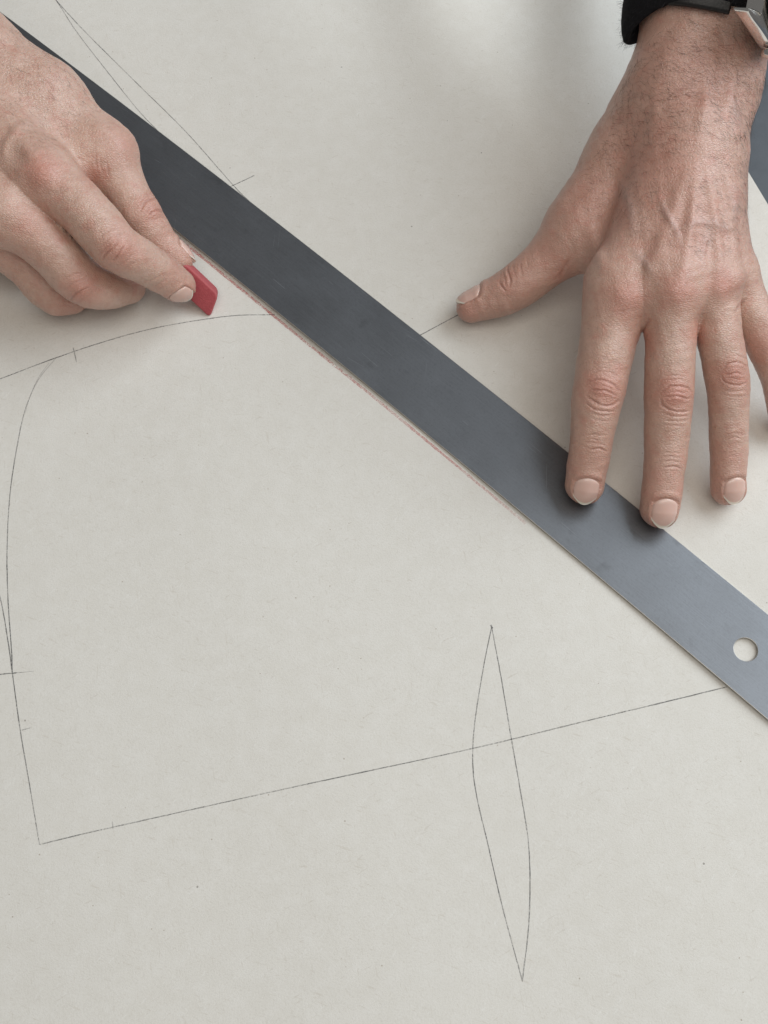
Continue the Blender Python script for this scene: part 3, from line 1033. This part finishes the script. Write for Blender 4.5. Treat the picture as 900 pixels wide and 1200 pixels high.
LH = dict(
    kpalm=16,
    palm=[
        ((-90, 95, 52, 18), (48, 206, 54, 12.0)), ((-100, 115, 52, 18), (0, 250, 50, 11.5)),
        ((-110, 140, 48, 17), (-38, 262, 40, 10.5)), ((-115, 160, 44, 16), (-80, 270, 35, 9.5)),
        ((-45, 62, 52, 19), (-90, 110, 50, 18)), ((-150, -35, 66, 21), (-45, 62, 52, 19)), ((-45, 60, 52, 19.5), (47, 120, 44, 15.5)), ((-210, 40, 60, 22), (-100, 120, 48, 19)),
        ((-50, 80, 46, 17), (48, 120, 42, 15.3)), ((48, 120, 42, 15.3), (123, 180, 37, 11.6)),     # thumb metacarpal
        ((5, 130, 44, 15), (90, 182, 38, 11)), ((0, 150, 42, 18), (62, 215, 40, 11)),
    ],
    fingers=dict(
        index=dict(joints=[(48, 206, 54, 11.6), (96, 245, 52, 10.4), (137, 290, 45, 9.6), (164, 305, 37, 8.6), (188, 320, 28, 8.0), (209, 334, 19, 7.0)],
                   k=8, dorsal=(.10, -.88, .36), nail=(.80, -4.6, 6.0)),
        thumb=dict(joints=[(123, 180, 37, 11.4), (141, 214, 33, 9.7), (165, 255, 28, 9.2), (185, 283, 21, 8.0), (209, 304, 16, 6.5)],
                   k=9, dorsal=(.86, .52, .12), nail=(.85, -5.6, 6.0)),
        middle=dict(joints=[(6, 246, 50, 11.2), (57, 289, 42, 10.2), (95, 330, 30, 9.3), (125, 339, 20, 8.3), (150, 336, 11, 7.4)],
                    k=8, dorsal=(.1, -.4, 1)),
        ring=dict(joints=[(-38, 262, 40, 10.5), (24, 303, 27, 9.4), (66, 346, 15, 8.6), (95, 338, 9.5, 7.6), (115, 322, 9, 7)],
                  k=8, dorsal=(-.1, -.4, 1)),
        little=dict(joints=[(-80, 270, 35, 9.5), (-45, 280, 20, 8.5), (0, 292, 10, 7.5), (35, 308, 8.5, 7)], k=8, dorsal=(0, -.4, 1)),
    ),
    creases=[(p, .36, 1.1) for p in g1] + [(p, .15, 1.0) for p in g2],
    ridges=[([(-10, 110), (20, 155), (48, 205)], .6, 9), ([(3, 205), (5, 176), (22, 152), (46, 142)], .8, 6), ([(85, 115), (118, 148), (146, 172)], .4, 9)],
    knobs=[(50, 203, 18, 1.6), (20, 182, 12, -.7), (78, 200, 12, -.4), (148, 168, 16, .8), (140, 290, 14, .5), (97, 338, 12, .6), (178, 246, 12, .5), (12, 246, 18, .7)],
    blush=[(50, 202, 24, 1.0), (140, 292, 26, .8), (95, 340, 24, .9), (222, 340, 14, .8), (110, 205, 16, .8), (78, 360, 20, .6), (180, 245, 24, .7), (150, 168, 30, .5), (215, 340, 26, .4), (35, 262, 25, .5), (20, 300, 40, .3)],
    hair_seed=22,
    hair=[
        ([(-20, 20), (20, 30), (90, 92), (120, 125), (60, 170), (0, 150)], 520, 3, 6, (8, 8), .8),
        ([(0, 150), (60, 170), (40, 250), (0, 250)], 90, 2, 5, (8, 8), .7),
        ([(60, 215), (100, 230), (130, 270), (100, 280)], 70, 2, 4, (8, 8), .65), ([(20, 265), (70, 300), (60, 330), (25, 305)], 50, 2, 4, (8, 8), .65),
    ],
)
LH['floor'] = lambda p: np.full(len(p), .0007)
hand_chalk, H2 = build_hand('hand', LH, (-.255, -.01, -.002), (-.05, .24, .115),
                            'hand pinching red tailor chalk between thumb and forefinger beside the ruler', M_skin, M_nail)

# ------------------------------------------------------------------ tailor's chalk
M_chalk = mat_chalk()
def build_chalk():
    import bmesh
    # a flat, worn rectangle held on its corner; local x = width, y = length, z = thickness
    tip = at(246, 373, 0.6)
    top_r = at(256, 346, 8.5)
    back = at(209, 320, 17.0)
    yv = nrm(back - (tip + top_r) / 2)
    xv = top_r - tip; wid = np.linalg.norm(xv - (xv @ yv) * yv); xv = nrm(xv - (xv @ yv) * yv)
    zv = np.cross(xv, yv)
    if zv[2] < 0: zv = -zv
    L, th = .024, .0066
    cs = [(0, 0), (wid, (top_r - tip) @ yv), (wid, L), (0, L)]
    bm = bmesh.new()
    vs = []
    for zz in (-th, 0):
        vs.append([bm.verts.new(tuple(tip + xv * x + yv * y + zv * zz)) for x, y in cs])
    bm.faces.new(vs[0][::-1]); bm.faces.new(vs[1])
    for i in range(4): bm.faces.new((vs[0][i], vs[0][(i + 1) % 4], vs[1][(i + 1) % 4], vs[1][i]))
    bmesh.ops.recalc_face_normals(bm, faces=bm.faces[:])
    ver = [e for e in bm.edges if abs(nrm(np.array(e.verts[0].co - e.verts[1].co)) @ zv) > .9]
    bmesh.ops.bevel(bm, geom=ver, offset=.0022, segments=5, profile=.5, affect='EDGES')
    rim = [e for e in bm.edges if e.calc_face_angle(0) > .6]
    bmesh.ops.bevel(bm, geom=rim, offset=.0008, segments=4, profile=.5, affect='EDGES')
    me = bpy.data.meshes.new('tailor_chalk'); bm.to_mesh(me); bm.free()
    me.materials.append(M_chalk)
    me.polygons.foreach_set('use_smooth', np.full(len(me.polygons), True))
    o = bpy.data.objects.new('tailor_chalk', me); COL.objects.link(o)
    return o
tag(build_chalk(), 'small flat red piece of tailor chalk held at its corner to the paper', 'chalk')

# ------------------------------------------------------------------ sleeve and watch at the wrist of the pressing hand
AX = np.array([(at(791, 102, 66) + at(838, 102, 64)) / 2, (at(816, -10, 84) + at(862, -10, 84)) / 2, (at(825, -160, 120) + at(880, -160, 120)) / 2])
ARM = nrm(AX[1] - AX[0])                       # up the forearm, away from the hand
LEN01 = np.linalg.norm(AX[1] - AX[0])
DORS = nrm(np.array([0.0, 0.0, 1.0]) - ARM[2] * ARM)
LAT = np.cross(ARM, DORS)                      # to one side of the wrist
if LAT[0] > 0: LAT = -LAT                      # make it point to the thumb side


def axis_at(s):
    if s <= LEN01: return AX[0] + ARM * s
    return AX[1] + nrm(AX[2] - AX[1]) * (s - LEN01)


def ring_dir(th): return math.cos(th) * DORS + math.sin(th) * LAT


def skin_r(s, ths):
    O = np.repeat(axis_at(s)[None], len(ths), 0)
    D = np.array([ring_dir(t) for t in ths])
    r = np.full(len(ths), .022)
    for _ in range(26):
        d = H1.sdf_block(O + D * r[:, None])
        r = np.clip(r - .8 * d, .004, .06)
    return r


def ring_smooth(r, k=3):
    for _ in range(k): r = (np.roll(r, 1) + 2 * r + np.roll(r, -1)) / 4
    return r


M_wool = mat_plain('black_wool', c4(.013, .013, .015), .95, .12, 900, .6)
M_fuzz = mat_plain('wool_fuzz', c4(.035, .035, .038), .9, .15)
SLEEVE_S = .0275                               # where the cuff ends, up the arm from the wrist


def build_sleeve():
    nth, ths = 120, np.linspace(0, 2 * math.pi, 120, endpoint=False)
    st = [(SLEEVE_S + .014, .0011), (SLEEVE_S + .005, .0010), (SLEEVE_S + .0012, .0013), (SLEEVE_S, .0024), (SLEEVE_S + .0003, .0038), (SLEEVE_S + .0020, .0050)]
    st += [(SLEEVE_S + .0020 + .0022 * k, .0052 + .0012 * math.sin(k * .55) + .0002 * k) for k in range(1, 31)]
    rings = []
    for k, (s, off) in enumerate(st):
        r = ring_smooth(skin_r(s, ths), 6)
        fold = .0010 * np.sin(ths * 3 + s * 160) + .0007 * np.sin(ths * 5 - s * 90 + 1)
        slant = .0150 * np.exp(-((ths - 1.65) / .78) ** 2)     # the cuff hangs a little lower on the thumb side
        w = min(1, max(0, (s - SLEEVE_S) / .01))
        rr = r + off + fold * (.3 + .7 * w)
        rings.append(np.array([axis_at(s - sl * (1 - .6 * w)) for sl in slant]) + np.array([ring_dir(t) for t in ths]) * rr[:, None])
    V = np.vstack(rings)
    F = []
    for a in range(len(rings) - 1):
        for b in range(nth):
            F.append((a * nth + b, a * nth + (b + 1) % nth, (a + 1) * nth + (b + 1) % nth, (a + 1) * nth + b))
    F = np.array(F)
    n = np.cross(V[F[-1, 1]] - V[F[-1, 0]], V[F[-1, 2]] - V[F[-1, 0]])
    if n @ (V[F[-1, 0]] - axis_at(st[-1][0])) < 0: F = F[:, ::-1]
    o = mesh_obj('sleeve', V, F, M_wool, hand_flat)
    o['label'] = 'fuzzy black knitted sleeve cuff'
    # wool fuzz
    r = np.random.default_rng(5)
    hv, hf = [], []
    lo = 3 * nth
    for i in r.integers(lo, len(V) - nth, 11000):
        a, b = divmod(int(i), nth)
        p = V[i]
        n = nrm(p - axis_at(st[a][0]))
        t = nrm(r.normal(0, 1, 3)); d = nrm(n * .8 + t * .9 - ARM * (.9 if a < 6 else 0))
        L = r.uniform(.0010, .0036)
        q = p - n * .0003 + r.normal(0, .0006, 3)
        sd = nrm(np.cross(d, t + .01)) * .00004
        m = q + d * L * .5 + t * L * .12
        e = q + d * L + t * L * .35
        k = len(hv)
        hv += [q + sd, q - sd, m + sd, m - sd, e]
        hf += [(k, k + 1, k + 3, k + 2), (k + 2, k + 3, k + 4, k + 4)]
    hf3 = [list(f[:3]) if f[2] == f[3] else list(f) for f in hf]
    fz = mesh_obj('wool_fuzz', np.array(hv), hf3, M_fuzz, o)
    tag(fz, kind='stuff')
    return o


sleeve = build_sleeve()

M_pol = mat_polished()
M_leather = mat_plain('black_leather', c4(.007, .006, .006), .42, .5, 1200, .4)
M_dial = mat_plain('watch_dial', c4(.012, .014, .02), .35, .5)
M_index = mat_plain('dial_marks', c4(.8, .8, .78), .4, .5)


def glass_mat():
    m = NT('watch_crystal')
    g = m.n('BsdfGlass', {'Color': c4(1, 1, 1), 'Roughness': 0.0, 'IOR': 1.5})
    m.t.links.new(g.outputs[0], m.out.inputs[0])
    return m.m


def build_watch():
    TH = WATCH_TH
    s_w = WATCH_S
    rw = float(skin_r(s_w, np.array([TH]))[0])
    n = ring_dir(TH - .50)                     # the case sits up on its far lugs, face turned outwards
    tdir = nrm(np.cross(ARM, n))               # round the wrist
    if tdir @ LAT > 0: tdir = -tdir            # pointing away from the thumb side
    n = nrm(n)
    base = axis_at(s_w) + ring_dir(TH) * (rw + .0022)
    root = bpy.data.objects.new('wristwatch', None)
    COL.objects.link(root)
    root.location = tuple(base)
    root.empty_display_size = .01
    tag(root, 'round polished steel wristwatch with black strap at the sleeve cuff', 'watch')
    bpy.context.view_layer.update()
    # local frame: x towards the hand (crown side), y round the wrist, z out of the wrist
    tip_ = math.radians(2)                    # tipped a little, the crown side standing off the wrist
    X = -ARM * math.cos(tip_) + n * math.sin(tip_); Z = n * math.cos(tip_) + ARM * math.sin(tip_); Y = tdir
    UPW = .0004                                # how much taller than a thin watch
    def L(p): return X * p[0] + Y * p[1] + Z * p[2]

    def lathe(name, prof, mat, org=(0, 0, 0), ax='z', seg=72, parent=root, smooth=True, close=True):
        V, F = [], []
        for k in range(seg):
            a = 2 * math.pi * k / seg
            for r, h in prof:
                p = (r * math.cos(a), r * math.sin(a), h) if ax == 'z' else (h, r * math.cos(a), r * math.sin(a))
                V.append(L((p[0] + org[0], p[1] + org[1], p[2] + org[2])))
        m = len(prof)
        for k in range(seg):
            for j in range(m - 1):
                F.append((k * m + j, ((k + 1) % seg) * m + j, ((k + 1) % seg) * m + j + 1, k * m + j + 1))
        o = mesh_obj(name, np.array(V), F, mat, parent, smooth)
        return o
    R = .0190
    # case: barrel-shaped, its flanks running out into four lugs that drop round the wrist
    V, F = [], []
    def loft(ys, inner):
        """inner(y) gives the x range; the section is a rounded box that sinks as y grows"""
        first = len(V)
        for y in ys:
            x0, x1 = inner(y)
            t = abs(y) / .024
            zb, zt = .0004 - .0052 * t * t, .0068 + UPW - (.0062 + UPW * .8) * t ** 2.0
            e = min(.0012, (x1 - x0) * .38)
            for x, z in ((x0 + e, zb), (x1 - e, zb), (x1 - e * .3, zb + e * .4), (x1, zb + e), (x1, zt - e), (x1 - e * .3, zt - e * .4), (x1 - e, zt),
                         (x0 + e, zt), (x0 + e * .3, zt - e * .4), (x0, zt - e), (x0, zb + e), (x0 + e * .3, zb + e * .4)):
                V.append(L((x, y, z)))
        n_ = 12
        for k in range(len(ys) - 1):
            for j in range(n_):
                F.append((first + k * n_ + j, first + k * n_ + (j + 1) % n_, first + (k + 1) * n_ + (j + 1) % n_, first + (k + 1) * n_ + j))
        F.append(tuple(range(first, first + n_))[::-1])
        F.append(tuple(range(first + (len(ys) - 1) * n_, first + len(ys) * n_)))
    import bmesh
    xo = lambda y: R - .0062 * (y / .0242) ** 2 * (1.35 - .35 * abs(y) / .0242)
    loft(np.linspace(-.0172, .0172, 31), lambda y: (-xo(y), xo(y)))
    for sy in (-1, 1):
        ys_ = np.linspace(.0172, .0242, 12) * sy
        tip = lambda y: max(0, (abs(y) - .0190) / .0052) ** 2.4 * .0010
        loft(ys_, lambda y: (.0100 + tip(y), xo(y) - tip(y)))
        loft(ys_, lambda y: (-xo(y) + tip(y), -.0100 - tip(y)))
    bm = bmesh.new()
    vv = [bm.verts.new(tuple(v)) for v in V]
    for f in F: bm.faces.new([vv[i] for i in f])
    bmesh.ops.recalc_face_normals(bm, faces=bm.faces[:])
    me = bpy.data.meshes.new('case'); bm.to_mesh(me); bm.free(); me.materials.append(M_pol)
    me.polygons.foreach_set('use_smooth', np.array([len(q.vertices) < 6 for q in me.polygons]))
    case = bpy.data.objects.new('case', me); COL.objects.link(case); case.parent = root
    sp = case.modifiers.new('crisp', 'EDGE_SPLIT'); sp.split_angle = math.radians(50)
    lathe('bezel', [(.0186, .0070), (.0186, .0078), (.0178, .0088), (.0166, .0094), (.0160, .0090), (.0158, .0070)], M_pol, org=(0, 0, UPW))
    dial = lathe('dial', [(.0, .0074), (.0160, .0074)], M_dial, org=(0, 0, UPW))
    for k in range(12):
        a = 2 * math.pi * k / 12
        c, s_ = math.cos(a), math.sin(a)
        V = []
        for z in (.00745 + UPW, .0079 + UPW):
            for rr, ww in ((.0122, -.0005), (.0150, -.0005), (.0150, .0005), (.0122, .0005)):
                V.append(L((rr * c - ww * s_, rr * s_ + ww * c, z)))
        mesh_obj('hour_mark', np.array(V), [(3, 2, 1, 0), (4, 5, 6, 7), (0, 1, 5, 4), (1, 2, 6, 5), (2, 3, 7, 6), (3, 0, 4, 7)], M_index, dial, False)
    for ang, ln, ww, z in ((.7, .0085, .0006, .0081), (2.6, .0125, .0004, .0084)):
        c, s_ = math.cos(ang), math.sin(ang)
        V = []
        for zz in (z + UPW, z + UPW + .0002):
            for rr, w_ in ((-.002, -ww), (ln, -ww * .5), (ln, ww * .5), (-.002, ww)):
                V.append(L((rr * c - w_ * s_, rr * s_ + w_ * c, zz)))
        mesh_obj('watch_hand', np.array(V), [(3, 2, 1, 0), (4, 5, 6, 7), (0, 1, 5, 4), (1, 2, 6, 5), (2, 3, 7, 6), (3, 0, 4, 7)], M_index, dial, False)
    lathe('crystal', [(.0, .0092), (.0159, .0089), (.0159, .0098), (.012, .0103), (.0, .0106)][::-1], glass_mat(), org=(0, 0, UPW))
    lathe('crown', [(.0, .0004), (.0016, .0004), (.0016, .0012), (.0028, .0012), (.0030, .0018), (.0030, .0036), (.0024, .0042), (.0, .0044)], M_pol, org=(R - .0006, 0, .0052), ax='x', seg=28)
    # strap round the rest of the wrist
    ys = .0205
    half = ys / (rw + .004)
    ths = np.linspace(TH + half * .70, TH + 2 * math.pi - half * .70, 150)
    sm = ring_smooth(skin_r(s_w, np.linspace(0, 2 * math.pi, 180, endpoint=False)), 5)
    rs = np.interp(ths % (2 * math.pi), np.linspace(0, 2 * math.pi, 181), np.r_[sm, sm[0]])
    V, F = [], []
    prof = [(-.0092, .0006), (-.0096, .0011), (-.0092, .0018), (-.0080, .0023), (0, .0027), (.0080, .0023), (.0092, .0018), (.0096, .0011), (.0092, .0006)]
    for t, r0 in zip(ths, rs):
        c = axis_at(s_w)
        for ax_, h in prof: V.append(c - base + ARM * ax_ + ring_dir(t) * (r0 + h))
    m = len(prof)
    for k in range(len(ths) - 1):
        for j in range(m):
            F.append((k * m + j, (k + 1) * m + j, (k + 1) * m + (j + 1) % m, k * m + (j + 1) % m))
    F += [tuple(range(m)), tuple(range((len(ths) - 1) * m, len(ths) * m))[::-1]]
    st = mesh_obj('strap', np.array(V), F, M_leather, root)
    return root


WATCH_TH, WATCH_S = -0.70, .0335
watch = build_watch()
